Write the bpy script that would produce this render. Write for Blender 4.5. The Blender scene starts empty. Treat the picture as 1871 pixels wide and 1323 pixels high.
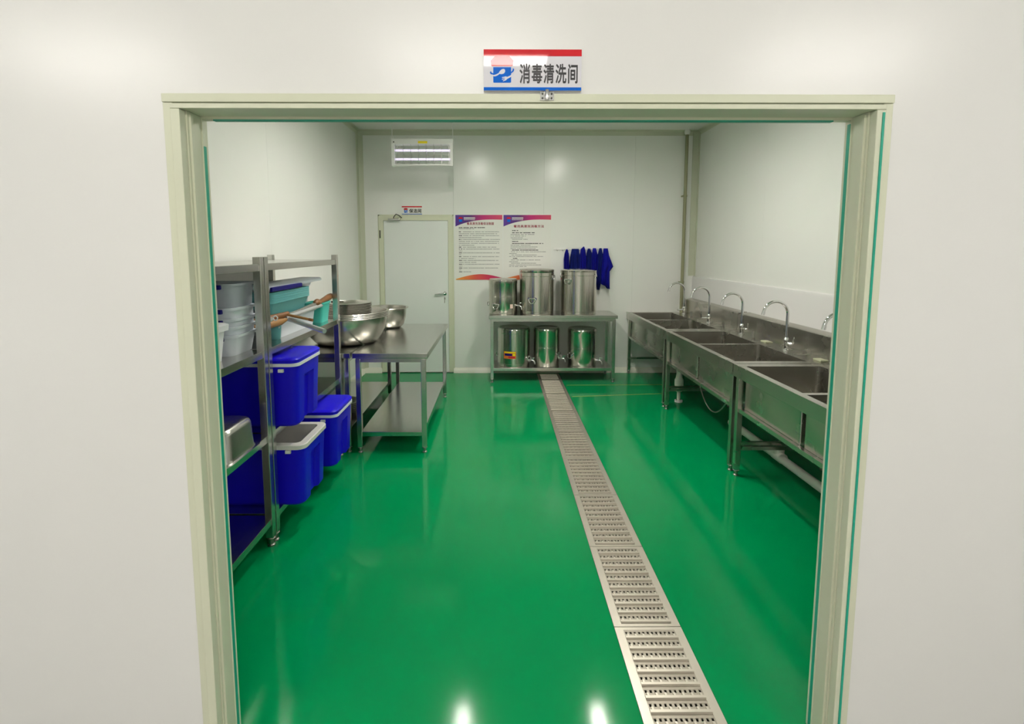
import bpy, bmesh, math, random
from mathutils import Vector, Matrix
R = math.radians
PI = math.pi
random.seed(7)
SC = bpy.context.scene
C = SC.collection

# ------------------------------------------------------------------ camera, world, exposure
cam_d = bpy.data.cameras.new('camera')
cam = bpy.data.objects.new('camera', cam_d); C.objects.link(cam)
cam.location = (0, 0, 1.6)
cam.rotation_euler = (R(90 - 5.8026), 0, R(-0.3697))
cam_d.sensor_fit = 'HORIZONTAL'; cam_d.sensor_width = 36
cam_d.lens = 925 / 1871 * 36
cam_d.shift_x = 17.5 / 1871
cam_d.shift_y = -110.5 / 1871
cam_d.clip_start = 0.02
SC.camera = cam
w = bpy.data.worlds.new('world'); SC.world = w; w.use_nodes = True
w.node_tree.nodes['Background'].inputs[0].default_value = (0.95, 0.97, 1.0, 1)
w.node_tree.nodes['Background'].inputs[1].default_value = 0.55
SC.view_settings.view_transform = 'Standard'
SC.view_settings.look = 'None'
SC.view_settings.exposure = 0.0
SC.view_settings.gamma = 1.0
SC.view_settings.use_curve_mapping = False
ROOM_TUBE = 93.0        # emission of the tubes in the washing room
HALL_TUBE = 76.0        # emission of the tubes in the passage

# ------------------------------------------------------------------ materials
M = {}
def s2l(c):
    return tuple(((v / 255) / 12.92 if v / 255 <= 0.04045 else ((v / 255 + 0.055) / 1.055) ** 2.4) for v in c)
def mat(name, rgb, rough=0.5, metal=0.0, spec=0.5, coat=0.0, trans=0.0, emit=None, es=0.0, bump=0.0, bscale=20, bstretch=(1, 1, 1), var=0.0, vscale=4, rvar=0.0, lin=False, coat_rough=0.1, ior=1.45, alpha=1.0, sss=0.0):
    m = bpy.data.materials.new(name); m.use_nodes = True
    nt = m.node_tree; b = nt.nodes['Principled BSDF']
    col = rgb if lin else s2l(rgb)
    b.inputs['Base Color'].default_value = (*col, 1)
    b.inputs['Roughness'].default_value = rough
    b.inputs['Metallic'].default_value = metal
    b.inputs['Specular IOR Level'].default_value = spec
    b.inputs['Coat Weight'].default_value = coat
    b.inputs['Coat Roughness'].default_value = coat_rough
    b.inputs['Transmission Weight'].default_value = trans
    b.inputs['IOR'].default_value = ior
    b.inputs['Alpha'].default_value = alpha
    if sss:
        b.inputs['Subsurface Weight'].default_value = sss
        b.inputs['Subsurface Radius'].default_value = (.02, .02, .02)
    if emit:
        b.inputs['Emission Color'].default_value = (*s2l(emit), 1)
        b.inputs['Emission Strength'].default_value = es
    if bump or var or rvar:
        tc = nt.nodes.new('ShaderNodeTexCoord')
        mp = nt.nodes.new('ShaderNodeMapping'); mp.inputs['Scale'].default_value = bstretch
        nt.links.new(tc.outputs['Object'], mp.inputs['Vector'])
    if bump:
        n = nt.nodes.new('ShaderNodeTexNoise'); n.inputs['Scale'].default_value = bscale; n.inputs['Detail'].default_value = 3
        nt.links.new(mp.outputs['Vector'], n.inputs['Vector'])
        bp = nt.nodes.new('ShaderNodeBump'); bp.inputs['Strength'].default_value = bump; bp.inputs['Distance'].default_value = 0.01
        nt.links.new(n.outputs['Fac'], bp.inputs['Height']); nt.links.new(bp.outputs['Normal'], b.inputs['Normal'])
    if var or rvar:
        n2 = nt.nodes.new('ShaderNodeTexNoise'); n2.inputs['Scale'].default_value = vscale; n2.inputs['Detail'].default_value = 4
        nt.links.new(mp.outputs['Vector'], n2.inputs['Vector'])
        if var:
            mx = nt.nodes.new('ShaderNodeMix'); mx.data_type = 'RGBA'
            mx.inputs[6].default_value = (*[v * (1 - var) for v in col], 1)
            mx.inputs[7].default_value = (*[min(1, v * (1 + var)) for v in col], 1)
            nt.links.new(n2.outputs['Fac'], mx.inputs[0]); nt.links.new(mx.outputs[2], b.inputs['Base Color'])
        if rvar:
            mr = nt.nodes.new('ShaderNodeMapRange')
            mr.inputs['To Min'].default_value = max(0, rough - rvar); mr.inputs['To Max'].default_value = rough + rvar
            nt.links.new(n2.outputs['Fac'], mr.inputs['Value']); nt.links.new(mr.outputs['Result'], b.inputs['Roughness'])
    M[name] = m
    return m
mat('panel', (238, 239, 234), .22, spec=.45, bump=.05, bscale=2.2, var=.012, vscale=3)
mat('hall_panel', (232, 232, 228), .26, spec=.45, bump=.04, bscale=2.2, var=.012, vscale=3)
mat('splash', (225, 224, 222), .28, bump=.04, bscale=4, var=.015)
mat('frame', (214, 217, 192), .38, var=.02)
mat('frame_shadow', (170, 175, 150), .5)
mat('corner', (200, 204, 182), .4)
mat('door', (230, 234, 230), .4, var=.01)
mat('teal', (30, 162, 134), .4)
mat('base', (222, 222, 206), .4)
mat('floor', (0, 138, 77), .10, spec=.22, bump=.03, bscale=3, var=.10, vscale=1.2, rvar=.05)
mat('passage', (150, 148, 142), .25, var=.03, vscale=2)
mat('steel', (206, 205, 200), .24, 1, bump=.03, bscale=30, bstretch=(1, 12, 1), rvar=.06, vscale=5)
mat('steel_y', (200, 199, 194), .20, 1, bump=.03, bscale=30, bstretch=(12, 1, 1), rvar=.06, vscale=5)
mat('steel_dull', (170, 168, 162), .36, 1, var=.10, vscale=9, rvar=.08)
mat('sink', (196, 193, 185), .27, 1, rvar=.03, vscale=3)
mat('polish', (205, 202, 192), .09, 1, bump=.02, bscale=3)
mat('pot', (206, 203, 194), .17, 1)
M['pot'].node_tree.nodes['Principled BSDF'].inputs['Anisotropic'].default_value = .92
M['pot'].node_tree.nodes['Principled BSDF'].inputs['Anisotropic Rotation'].default_value = .25
mat('bowl', (206, 203, 196), .24, 1, bump=.02, bscale=40, bstretch=(.2, .2, 8))
mat('chrome', (225, 225, 225), .05, 1)
mat('alu', (226, 226, 228), .35, .7)
mat('dark_metal', (60, 60, 56), .4, 1)
mat('grate', (205, 198, 186), .38, .85, var=.10, vscale=12)
mat('grate_strip', (170, 163, 150), .45, .7, var=.15, vscale=14)
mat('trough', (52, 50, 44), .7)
mat('blue', (22, 6, 206), .38, spec=.3, bump=.02, bscale=30)
mat('clasp', (8, 4, 108), .5, spec=.3)
mat('white_plastic', (232, 233, 236), .35)
mat('liner', (214, 212, 206), .4)
mat('milky', (232, 238, 246), .35, trans=.18, ior=1.2)
mat('clear', (226, 232, 240), .25, trans=.55, ior=1.15)
mat('aqua', (116, 192, 194), .3, trans=.25, ior=1.2)
mat('mint', (92, 214, 200), .3, trans=.2, ior=1.2)
mat('wood', (126, 84, 46), .5, var=.2, vscale=10, bstretch=(1, 6, 1))
mat('wood_pale', (164, 120, 68), .5, var=.15, vscale=10)
mat('pvc', (225, 222, 212), .4)
mat('pvc_olive', (150, 150, 118), .45)
mat('cloth', (16, 18, 138), .85, spec=.2, bump=.2, bscale=60, var=.2, vscale=6)
mat('cloth_dark', (12, 28, 104), .85, spec=.2, bump=.2, bscale=60, var=.2, vscale=6)
mat('white', (236, 236, 232), .4)
mat('sign_white', (226, 225, 230), .03, spec=.13)
mat('sign_red', (206, 48, 56), .03, spec=.13)
mat('sign_blue', (28, 104, 206), .03, spec=.13)
mat('ink', (26, 24, 28), .4)
mat('ink_soft', (138, 138, 138), .6)
mat('ink_mid', (78, 76, 78), .6)
mat('maroon', (150, 32, 60), .5)
mat('paper', (234, 234, 228), .35)
mat('purple', (84, 44, 140), .4)
mat('magenta', (196, 30, 112), .4)
mat('crimson', (208, 58, 84), .4)
mat('orange', (232, 142, 58), .4)
def mat_print(name, stops, width):
    m = mat(name, (128, 128, 128), .4); nt = m.node_tree
    tc = nt.nodes.new('ShaderNodeTexCoord'); sp = nt.nodes.new('ShaderNodeSeparateXYZ'); dv = nt.nodes.new('ShaderNodeMath'); dv.operation = 'DIVIDE'; dv.inputs[1].default_value = width
    rp = nt.nodes.new('ShaderNodeValToRGB')
    nt.links.new(tc.outputs['Object'], sp.inputs[0]); nt.links.new(sp.outputs['X'], dv.inputs[0]); nt.links.new(dv.outputs[0], rp.inputs[0])
    while len(rp.color_ramp.elements) < len(stops): rp.color_ramp.elements.new(.5)
    for e, (p, c) in zip(rp.color_ramp.elements, stops): e.position = p; e.color = (*s2l(c), 1)
    nt.links.new(rp.outputs[0], nt.nodes['Principled BSDF'].inputs['Base Color'])
mat_print('print_top', [(0, (84, 44, 150)), (.33, (84, 36, 108)), (.58, (190, 22, 112)), (1, (214, 70, 100))], .6)
mat_print('print_bottom', [(0, (236, 158, 56)), (.40, (222, 92, 70)), (.75, (206, 44, 92)), (1, (176, 24, 96))], .6)
mat('yellow', (246, 226, 30), .4)
mat('sticker', (236, 208, 196), .5)
mat('sticker_orange', (222, 120, 50), .5)
mat('tape', (150, 176, 60), .5)
mat('soap', (176, 178, 150), .5)
mat('black', (24, 24, 24), .5)
mat('uv_tube', (235, 228, 245), .3, emit=(236, 224, 255), es=.75)
mat('room_tube', (255, 255, 255), .3, emit=(255, 250, 241), es=ROOM_TUBE)
mat('hall_tube', (255, 255, 255), .3, emit=(255, 250, 244), es=HALL_TUBE)

# ------------------------------------------------------------------ mesh helpers
BEV = set()
def bm_new(): return bmesh.new()
def box(bm, x0, x1, y0, y1, z0, z1, bev=0.0):
    if x1 < x0: x0, x1 = x1, x0
    if y1 < y0: y0, y1 = y1, y0
    if z1 < z0: z0, z1 = z1, z0
    vs = [bm.verts.new(p) for p in ((x0,y0,z0),(x1,y0,z0),(x1,y1,z0),(x0,y1,z0),(x0,y0,z1),(x1,y0,z1),(x1,y1,z1),(x0,y1,z1))]
    fs = [bm.faces.new([vs[i] for i in f]) for f in ((0,3,2,1),(4,5,6,7),(0,1,5,4),(1,2,6,5),(2,3,7,6),(3,0,4,7))]
    if bev:
        BEV.add(id(bm))
        es = list({e for f in fs for e in f.edges})
        bmesh.ops.bevel(bm, geom=es, offset=bev, segments=2, profile=.6, affect='EDGES')
    return bm
def tube(bm, pts, r, n=10, cap=True):
    pts = [Vector(p) for p in pts]
    rs = r if isinstance(r, (list, tuple)) else [r] * len(pts)
    rings = []; prev = None
    for i, p in enumerate(pts):
        d = (pts[min(i+1, len(pts)-1)] - pts[max(i-1, 0)]).normalized()
        a = prev if prev is not None else (Vector((0,0,1)) if abs(d.z) < .9 else Vector((1,0,0)))
        u = (a - d * a.dot(d)).normalized(); prev = u
        v = d.cross(u)
        rings.append([bm.verts.new(p + (u * math.cos(2*PI*k/n) + v * math.sin(2*PI*k/n)) * rs[i]) for k in range(n)])
    for a, b in zip(rings, rings[1:]):
        for k in range(n): bm.faces.new((a[k], a[(k+1)%n], b[(k+1)%n], b[k]))
    if cap:
        bm.faces.new(rings[0][::-1]); bm.faces.new(rings[-1])
    return bm
def lathe(bm, prof, n=40, cx=0, cy=0, close=False):
    rings = []
    for r, z in prof:
        if r < 1e-5: rings.append([bm.verts.new((cx, cy, z))])
        else: rings.append([bm.verts.new((cx + r*math.cos(2*PI*k/n), cy + r*math.sin(2*PI*k/n), z)) for k in range(n)])
    for a, b in zip(rings, rings[1:]):
        for k in range(n):
            k2 = (k+1) % n
            if len(a) == 1 and len(b) == 1: continue
            if len(a) == 1: bm.faces.new((a[0], b[k2], b[k]))
            elif len(b) == 1: bm.faces.new((a[k], a[k2], b[0]))
            else: bm.faces.new((a[k], a[k2], b[k2], b[k]))
    return bm
def rrect(x0, x1, y0, y1, r, n=5):
    out = []
    for cx, cy, a0 in ((x1-r, y1-r, 0), (x0+r, y1-r, 90), (x0+r, y0+r, 180), (x1-r, y0+r, 270)):
        for k in range(n+1):
            a = R(a0 + 90*k/n); out.append((cx + r*math.cos(a), cy + r*math.sin(a)))
    return out
def loft(bm, secs, cap0=True, cap1=True):
    """secs: list of (list of (x,y), z)"""
    rings = [[bm.verts.new((x, y, z)) for x, y in pl] for pl, z in secs]
    n = len(rings[0])
    for a, b in zip(rings, rings[1:]):
        for k in range(n): bm.faces.new((a[k], a[(k+1)%n], b[(k+1)%n], b[k]))
    if cap0: bm.faces.new(rings[0][::-1])
    if cap1: bm.faces.new(rings[-1])
    return bm
def prism(bm, poly, axis, a, b):
    """extrude 2-D polygon: axis 'y' -> poly in (x,z); 'x' -> (y,z); 'z' -> (x,y)"""
    f = {'y': lambda p, t: (p[0], t, p[1]), 'x': lambda p, t: (t, p[0], p[1]), 'z': lambda p, t: (p[0], p[1], t)}[axis]
    v0 = [bm.verts.new(f(p, a)) for p in poly]; v1 = [bm.verts.new(f(p, b)) for p in poly]
    n = len(poly)
    bm.faces.new(v0); bm.faces.new(v1[::-1])
    for k in range(n): bm.faces.new((v0[k], v1[k], v1[(k+1)%n], v0[(k+1)%n]))
    return bm
def obj(name, bm, m, parent=None, smooth=True, angle=38):
    bmesh.ops.recalc_face_normals(bm, faces=bm.faces)
    if id(bm) in BEV: BEV.discard(id(bm)); angle = 12
    me = bpy.data.meshes.new(name); bm.to_mesh(me); bm.free()
    if smooth:
        for p in me.polygons: p.use_smooth = True
        me.set_sharp_from_angle(angle=R(angle))
    me.materials.append(M[m] if isinstance(m, str) else m)
    o = bpy.data.objects.new(name, me); C.objects.link(o)
    if parent: o.parent = parent
    return o
def bobj(name, dims, m, parent=None, bev=0.0):
    return obj(name, box(bm_new(), *dims, bev=bev), m, parent)
def tag(o, label=None, cat=None, group=None, kind=None):
    if label: o['label'] = label
    if cat: o['category'] = cat
    if group: o['group'] = group
    if kind: o['kind'] = kind
    return o
def empty(name, loc=(0,0,0), label=None, cat=None, group=None, kind=None, rz=0):
    o = bpy.data.objects.new(name, None); C.objects.link(o); o.location = loc; o.rotation_euler.z = rz
    o.empty_display_size = .1
    return tag(o, label, cat, group, kind)
def kids(o): return [c for c in bpy.data.objects if c.parent == o]
def copy_tree(o, parent=None):
    ch = kids(o)
    c = o.copy(); C.objects.link(c); c.parent = parent
    for k in ch: copy_tree(k, c)
    return c
def share(o, name, parent, loc=(0,0,0)):
    c = bpy.data.objects.new(name, o.data); C.objects.link(c); c.parent = parent; c.location = loc
    return c
def text_mesh(name, s, size, bold=0.0, squeeze=1.0, spacing=1.0, extrude=.0005):
    cu = bpy.data.curves.new(name, 'FONT'); cu.body = s; cu.size = size; cu.extrude = extrude
    cu.align_x = 'CENTER'; cu.align_y = 'CENTER'; cu.space_character = spacing; cu.resolution_u = 3
    t = bpy.data.objects.new(name + '_tmp', cu); C.objects.link(t)
    dg = bpy.context.evaluated_depsgraph_get(); dg.update()
    me = bpy.data.meshes.new_from_object(t.evaluated_get(dg))
    bpy.data.objects.remove(t); bpy.data.curves.remove(cu)
    # centre on its own bounding box, stand it up so that it faces -Y
    xs = [v.co.x for v in me.vertices]; ys = [v.co.y for v in me.vertices]
    cx, cy = (min(xs)+max(xs))/2, (min(ys)+max(ys))/2
    for v in me.vertices:
        x, y, z = v.co; v.co = ((x-cx)*squeeze, -z, y-cy)
    return me, (max(xs)-min(xs))*squeeze, max(ys)-min(ys)
def text_obj(name, s, width, height, m, parent, loc, bold=0.0, spacing=1.0):
    me, w0, h0 = text_mesh(name, s, .1, 0, 1.0, spacing)
    if bold:            # heavier strokes: the same glyphs set a hair apart
        bm = bmesh.new()
        for k, (dx, dz) in enumerate([(0, 0)] + [(bold*math.cos(PI*q/5), bold*math.sin(PI*q/5)) for q in range(10)]):
            n0 = len(bm.verts); bm.from_mesh(me); bm.verts.ensure_lookup_table()
            for v in bm.verts[n0:]: v.co += Vector((dx, -.00002*k, dz))
        bm.to_mesh(me); bm.free()
    for v in me.vertices: v.co.x *= width / w0; v.co.z *= height / h0
    me.materials.clear(); me.materials.append(M[m])
    o = bpy.data.objects.new(name, me); C.objects.link(o); o.parent = parent; o.location = loc
    return o

# ------------------------------------------------------------------ room shell
XL, XR, YB, ZC = -1.78, 2.525, 6.53, 3.09       # left wall, right wall, back wall, ceiling
YF0, YF1 = 1.455, 1.555                         # front wall (towards the passage), two faces
HX0, HX1, HY = -4.2, 4.6, -2.3                  # passage
OX0, OX1, OZ = -.886, 1.056, 2.000              # rough opening

fl = empty('floor', kind='structure')
b = bm_new()
DX0, DX1 = .488, .776       # the drain runs in a slot in the floor
for x0, x1, y0, y1 in ((HX0, DX0, YF0, YB+.1), (DX1, HX1, YF0, YB+.1), (DX0, DX1, 6.46, YB+.1)):
    box(b, x0, x1, y0, y1, -.12, 0)
obj('floor_slab', b, 'floor', fl)
bobj('passage_slab', (HX0, HX1, HY, YF0, -.12, 0), 'passage', fl)
o = bobj('ceiling', (HX0, HX1, HY, YB+.1, ZC, ZC+.08), 'panel'); tag(o, kind='structure')

def wall_panels(name, axis, fixed0, fixed1, edges, z0, z1, m, holes=()):
    """vertical sandwich panels with recessed joints; axis 'x': panels follow one another along x"""
    root = empty(name, kind='structure')
    for a, b_ in zip(edges, edges[1:]):
        segs = [(a, b_, z0, z1)]
        for h0, h1, hz0, hz1 in holes:
            new = []
            for s0, s1, t0, t1 in segs:
                if h1 <= s0 or h0 >= s1: new.append((s0, s1, t0, t1)); continue
                if s0 < h0: new.append((s0, h0, t0, t1))
                if s1 > h1: new.append((h1, s1, t0, t1))
                p0, p1 = max(s0, h0), min(s1, h1)
                if hz0 > t0: new.append((p0, p1, t0, hz0))
                if hz1 < t1: new.append((p0, p1, hz1, t1))
            segs = new
        bm = bm_new(); g = .0006
        for s0, s1, t0, t1 in segs:
            q0 = s0 + g if abs(s0 - a) < 1e-6 else s0
            q1 = s1 - g if abs(s1 - b_) < 1e-6 else s1
            if axis == 'x': box(bm, q0, q1, fixed0, fixed1, t0, t1)
            else: box(bm, fixed0, fixed1, q0, q1, t0, t1)
        obj('panel', bm, m, root)
    # the joint core behind the gaps
    d = .012
    lo, hi = min(fixed0, fixed1), max(fixed0, fixed1)
    bm = bm_new()
    for e in edges[1:-1]:
        inhole = [h for h in holes if h[0] < e < h[1]]
        spans = [(z0, z1)] if not inhole else [(inhole[0][3], z1)] + ([(z0, inhole[0][2])] if inhole[0][2] > z0 else [])
        for t0, t1 in spans:
            if axis == 'x': box(bm, e-.002, e+.002, lo+d, hi-d, t0, t1)
            else: box(bm, lo+d, hi-d, e-.002, e+.002, t0, t1)
    obj('joint', bm, 'corner', root)
    return root
DR0, DR1, DRZ = -1.53, -.594, 2.036             # back door frame, outer
wall_panels('wall_back', 'x', YB, YB+.08, [XL-.08, -.58, .57, 1.72, XR+.08], 0, ZC, 'panel', holes=[(DR0+.02, DR1-.02, 0, DRZ-.02)])
wall_panels('wall_left', 'y', XL-.08, XL, [YF1, 1.69, 2.84, 3.99, 5.14, 6.29, YB], 0, ZC, 'panel')
wall_panels('wall_right', 'y', XR, XR+.08, [YF1, 2.57, 3.72, 4.87, 6.02, YB], 0, ZC, 'panel')
wall_panels('wall_front', 'x', YF0, YF1, [HX0, -2.75, -1.6, 1.78, 2.93, HX1], 0, ZC, 'hall_panel', holes=[(OX0, OX1, 0, OZ)])
wall_panels('wall_rear', 'x', HY-.08, HY, [HX0, -3.2, -2.05, -.9, .25, 1.4, 2.55, 3.7, HX1], 0, ZC, 'hall_panel')

# cove trims in the corners and below the ceiling
def cove(p, q, a, b_, s):
    """strip with triangular-ish section from p to q; a, b_ unit vectors along the two surfaces"""
    bm = bm_new(); rings = []
    for pt in (p, q):
        P0 = Vector(pt); A = Vector(a); B = Vector(b_)
        c = [P0, P0 + A*s] + [P0 + A*s + B*s - (A*math.sin(R(t)) + B*math.cos(R(t)))*s*.98 for t in (18, 45, 72)][::1] + [P0 + B*s]
        c = [P0, P0 + A*s, P0 + A*(s*.42) + B*(s*.1), P0 + A*(s*.2) + B*(s*.2), P0 + A*(s*.1) + B*(s*.42), P0 + B*s]
        rings.append([bm.verts.new(v) for v in c])
    n = 6
    for k in range(n): bm.faces.new((rings[0][k], rings[0][(k+1)%n], rings[1][(k+1)%n], rings[1][k]))
    bm.faces.new(rings[0]); bm.faces.new(rings[1][::-1])
    return bm
for i, (p, q, a, b_, s) in enumerate([
        ((XL, YB, 0), (XL, YB, ZC), (1,0,0), (0,-1,0), .07),
        ((XL, YB, ZC), (XR, YB, ZC), (0,-1,0), (0,0,-1), .06),
        ((XL, YF1, ZC), (XL, YB, ZC), (1,0,0), (0,0,-1), .05),
        ((XR, YF1, ZC), (XR, YB, ZC), (-1,0,0), (0,0,-1), .05)]):
    tag(obj('trim_%d' % (i+1), cove(p, q, a, b_, s), 'corner'), kind='structure')
# right corner post: flat angle strips, stops above the splash board
bm = bm_new(); box(bm, XR-.085, XR, YB-.012, YB, 1.272, ZC-.02); box(bm, XR-.012, XR, YB-.03, YB, 1.272, ZC-.02)
tag(obj('trim_5', bm, 'corner'), kind='structure')
# white splash board behind the sinks with a sloped ledge
bm = bm_new(); prism(bm, [(XR, 0), (XR-.030, 0), (XR-.030, 1.235), (XR-.022, 1.262), (XR, 1.268)], 'y', 1.6, YB-.001)
tag(obj('trim_6', bm, 'splash'), kind='structure')
# baseboards: white cove strips
for nm, segs in (('baseboard_back', [(XL, DR0), (DR1, XR-.03)]),):
    bm = bm_new()
    for x0, x1 in segs: prism(bm, [(YB, 0), (YB-.035, 0), (YB-.030, .012), (YB-.014, .055), (YB, .066)], 'x', x0, x1)
    tag(obj(nm, bm, 'base'), kind='structure')
bm = bm_new(); prism(bm, [(XL, 0), (XL+.035, 0), (XL+.030, .012), (XL+.014, .055), (XL, .066)], 'y', YF1, YB-.03)
tag(obj('baseboard_left', bm, 'base'), kind='structure')

# ------------------------------------------------------------------ the wide doorway in front
dw = empty('door_1', (0, 0, 0), kind='structure')
IX0, IX1, IZ = -.876, 1.046, 1.986              # clear opening
def jamb(side):
    bm = bm_new()
    xi, xo, s = (IX0, OX0, -1) if side < 0 else (IX1, OX1, 1)
    box(bm, xi, xi + s*.030, 1.4725, 1.560, 0, 1.9885)                 # lining of the reveal
    box(bm, xi + s*.004, xi + s*.030, 1.444, 1.472, 0, 1.988, bev=.002)  # front lip
    box(bm, xi - s*.006, xi + s*.02, 1.480, 1.492, 0, IZ-.004)         # stop bead
    box(bm, xi - s*.004, xi + s*.02, 1.538, 1.562, 0, 1.9815)         # inner lip
    box(bm, xi + s*.026, xi + s*.052, 1.450, 1.456, 0, 2.0055, bev=.0015)  # flat trim on the wall
    return bm
obj('jamb', jamb(-1), 'frame', dw); obj('jamb', jamb(1), 'frame', dw)
bm = bm_new()
box(bm, IX0-.0525, IX1+.0525, 1.446, 1.456, 2.006, 2.029, bev=.002)
obj('head_trim', bm, 'frame', dw)
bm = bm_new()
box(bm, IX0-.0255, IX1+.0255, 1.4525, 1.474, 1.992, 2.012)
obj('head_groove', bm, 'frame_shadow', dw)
bm = bm_new()
box(bm, IX0-.030, IX1+.030, 1.444, 1.4515, 1.9885, 2.002, bev=.002)
box(bm, IX0-.02, IX1+.02, 1.4505, 1.560, 1.9895, 1.9915)
box(bm, IX0-.01, IX1+.01, 1.538, 1.562, 1.982, 1.991)
obj('head', bm, 'frame', dw)
bm = bm_new(); box(bm, IX0+.035, IX1-.055, 1.540, 1.556, 1.9785, 1.9835); obj('seal_strip', bm, 'teal', dw)
bm = bm_new(); box(bm, IX0, IX0+.0055, 1.539, 1.551, 0, 1.905); obj('seal_strip', bm, 'teal', dw)
bm = bm_new(); box(bm, IX1-.0055, IX1, 1.539, 1.551, 0, 1.972); obj('seal_strip', bm, 'teal', dw)
bm = bm_new(); box(bm, IX1+.0185, IX1+.0245, 1.441, 1.4445, 0, OZ-.02); obj('seal_strip', bm, 'teal', dw)
bm = bm_new()
box(bm, .113, .151, 1.4425, 1.4465, 2.0105, 2.033); 
la = obj('latch_plate', bm, 'chrome', dw)
bm = bm_new()
lathe(bm, [(0, 2.0115), (.0062, 2.0115), (.0066, 2.014), (.0066, 2.036), (.005, 2.0385), (0, 2.0385)], 18, .132, 1.4415)
obj('latch_barrel', bm, 'steel', la)
for dx in (-.0125, .0125):
    for z in (2.016, 2.0275):
        bm = bm_new(); tube(bm, [(.132+dx, 1.4435, z), (.132+dx, 1.4412, z)], .0027, 10); obj('screw', bm, 'dark_metal', la)

# ------------------------------------------------------------------ back door
d2 = empty('door_2', (0, 0, 0), kind='structure')
bm = bm_new()
box(bm, DR0, DR0+.058, YB-.022, YB+.05, 0, DRZ, bev=.004); box(bm, DR1-.058, DR1, YB-.022, YB+.05, 0, DRZ, bev=.004)
box(bm, DR0+.05, DR1-.05, YB-.022, YB+.05, DRZ-.062, DRZ, bev=.004)
box(bm, DR0-.012, DR0+.004, YB-.008, YB, 0, DRZ+.012); box(bm, DR1-.004, DR1+.012, YB-.008, YB, 0, DRZ+.012); box(bm, DR0-.012, DR1+.012, YB-.008, YB, DRZ-.004, DRZ+.012)
obj('door_frame', bm, 'frame', d2)
leaf = bobj('door_leaf', (DR0+.060, DR1-.060, YB-.012, YB+.03, .012, DRZ-.064), 'door', d2, bev=.003)
for z in (1.80, .35):
    bm = bm_new(); tube(bm, [(DR0+.014, YB-.024, z-.05), (DR0+.014, YB-.024, z+.05)], .007, 10); obj('hinge', bm, 'dark_metal', d2)
bm = bm_new()
lathe(bm, [(0, 0), (.024, 0), (.024, .006), (.012, .010), (.010, .035), (0, .036)], 20)
bmesh.ops.rotate(bm, verts=bm.verts, cent=(0,0,0), matrix=Matrix.Rotation(R(90), 3, 'X'))
bmesh.ops.translate(bm, verts=bm.verts, vec=(-.700, YB-.012, 1.045))
tube(bm, [(-.700, YB-.042, 1.045), (-.730, YB-.046, 1.044), (-.790, YB-.046, 1.036), (-.828, YB-.044, 1.034)], [.010, .010, .009, .008], 10)
obj('door_handle', bm, 'chrome', leaf)
bm = bm_new(); tube(bm, [(-.703, YB-.014, 1.0), (-.706, YB-.018, .92)], .005, 8); box(bm, -.712, -.694, YB-.018, YB-.012, .965, .995, bev=.002); obj('lock_cylinder', bm, 'steel', leaf)
bm = bm_new(); box(bm, -1.405, -1.255, YB-.072, YB-.022, 1.972, 1.998, bev=.006); cl = obj('door_closer', bm, 'steel', d2)
bm = bm_new(); tube(bm, [(-1.335, YB-.05, 1.998), (-1.33, YB-.06, 2.016), (-1.285, YB-.14, 2.045), (-1.262, YB-.08, 2.035), (-1.235, YB-.012, 2.005)], .006, 8); obj('closer_arm', bm, 'dark_metal', cl)
bm = bm_new(); box(bm, DR0, DR1, YB-.03, YB+.01, 0, .014); obj('threshold', bm, 'steel_dull', d2)

# ------------------------------------------------------------------ floor drain with lift-out covers
dr = empty('floor_drain', ((DX0+DX1)/2, 3.7, 0), 'long steel drain channel with slotted covers crossing the green floor', 'drain')
W2 = (DX1-DX0)/2
def rel(o): o.location = o.location - dr.location
bm = bm_new(); box(bm, -W2, W2, 1.456-3.7, 6.46-3.7, -.118, -.1); box(bm, -W2, -W2+.006, 1.456-3.7, 6.46-3.7, -.1, -.001); box(bm, W2-.006, W2, 1.456-3.7, 6.46-3.7, -.1, -.001)
obj('trough', bm, 'trough', dr)
seams = [1.46, 2.005, 2.592, 3.175, 3.762, 4.350, 4.945, 5.560, 6.155, 6.46]
IW = .108
bar_me = None
bm = bm_new(); prism(bm, [(-.009, 0), (-.007, .0075), (.004, .0075), (.009, 0)], 'x', -IW, IW)
for k in range(7):
    x = -IW + .012 + k*(2*IW-.024)/6; box(bm, x-.004, x+.004, .004, .016, 0, .0065)
bar0 = obj('bar', bm, 'grate'); C.objects.unlink(bar0)
bm = bm_new()
nh = 12
for k in range(nh+1):
    x = -IW + k*(2*IW)/nh; box(bm, x-.0048, x+.0048, -.015, .011, -.004, 0)
box(bm, -IW, IW, -.026, -.008, -.004, .0008); box(bm, -IW, IW, .005, .020, -.004, .0004)
strip0 = obj('slotted_strip', bm, 'grate_strip'); C.objects.unlink(strip0)
for a, c in zip(seams, seams[1:]):
    bm = bm_new(); a1, c1 = a+.0018 - 3.7, c-.0018 - 3.7
    box(bm, -W2+.002, -IW, a1, c1, -.006, .001); box(bm, IW, W2-.002, a1, c1, -.006, .001)
    box(bm, -IW, IW, a1, a1+.016, -.006, .001); box(bm, -IW, IW, c1-.016, c1, -.006, .001)
    cov = obj('drain_cover', bm, 'grate', dr)
    n = max(3, round((c-a-.03)/.055)); pitch = (c1-a1-.032)/n
    for k in range(n):
        y = a1 + .016 + (k+.5)*pitch
        share(bar0, 'bar', cov, (0, y-.015, 0)); share(strip0, 'slotted_strip', cov, (0, y+.013, 0))

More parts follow.
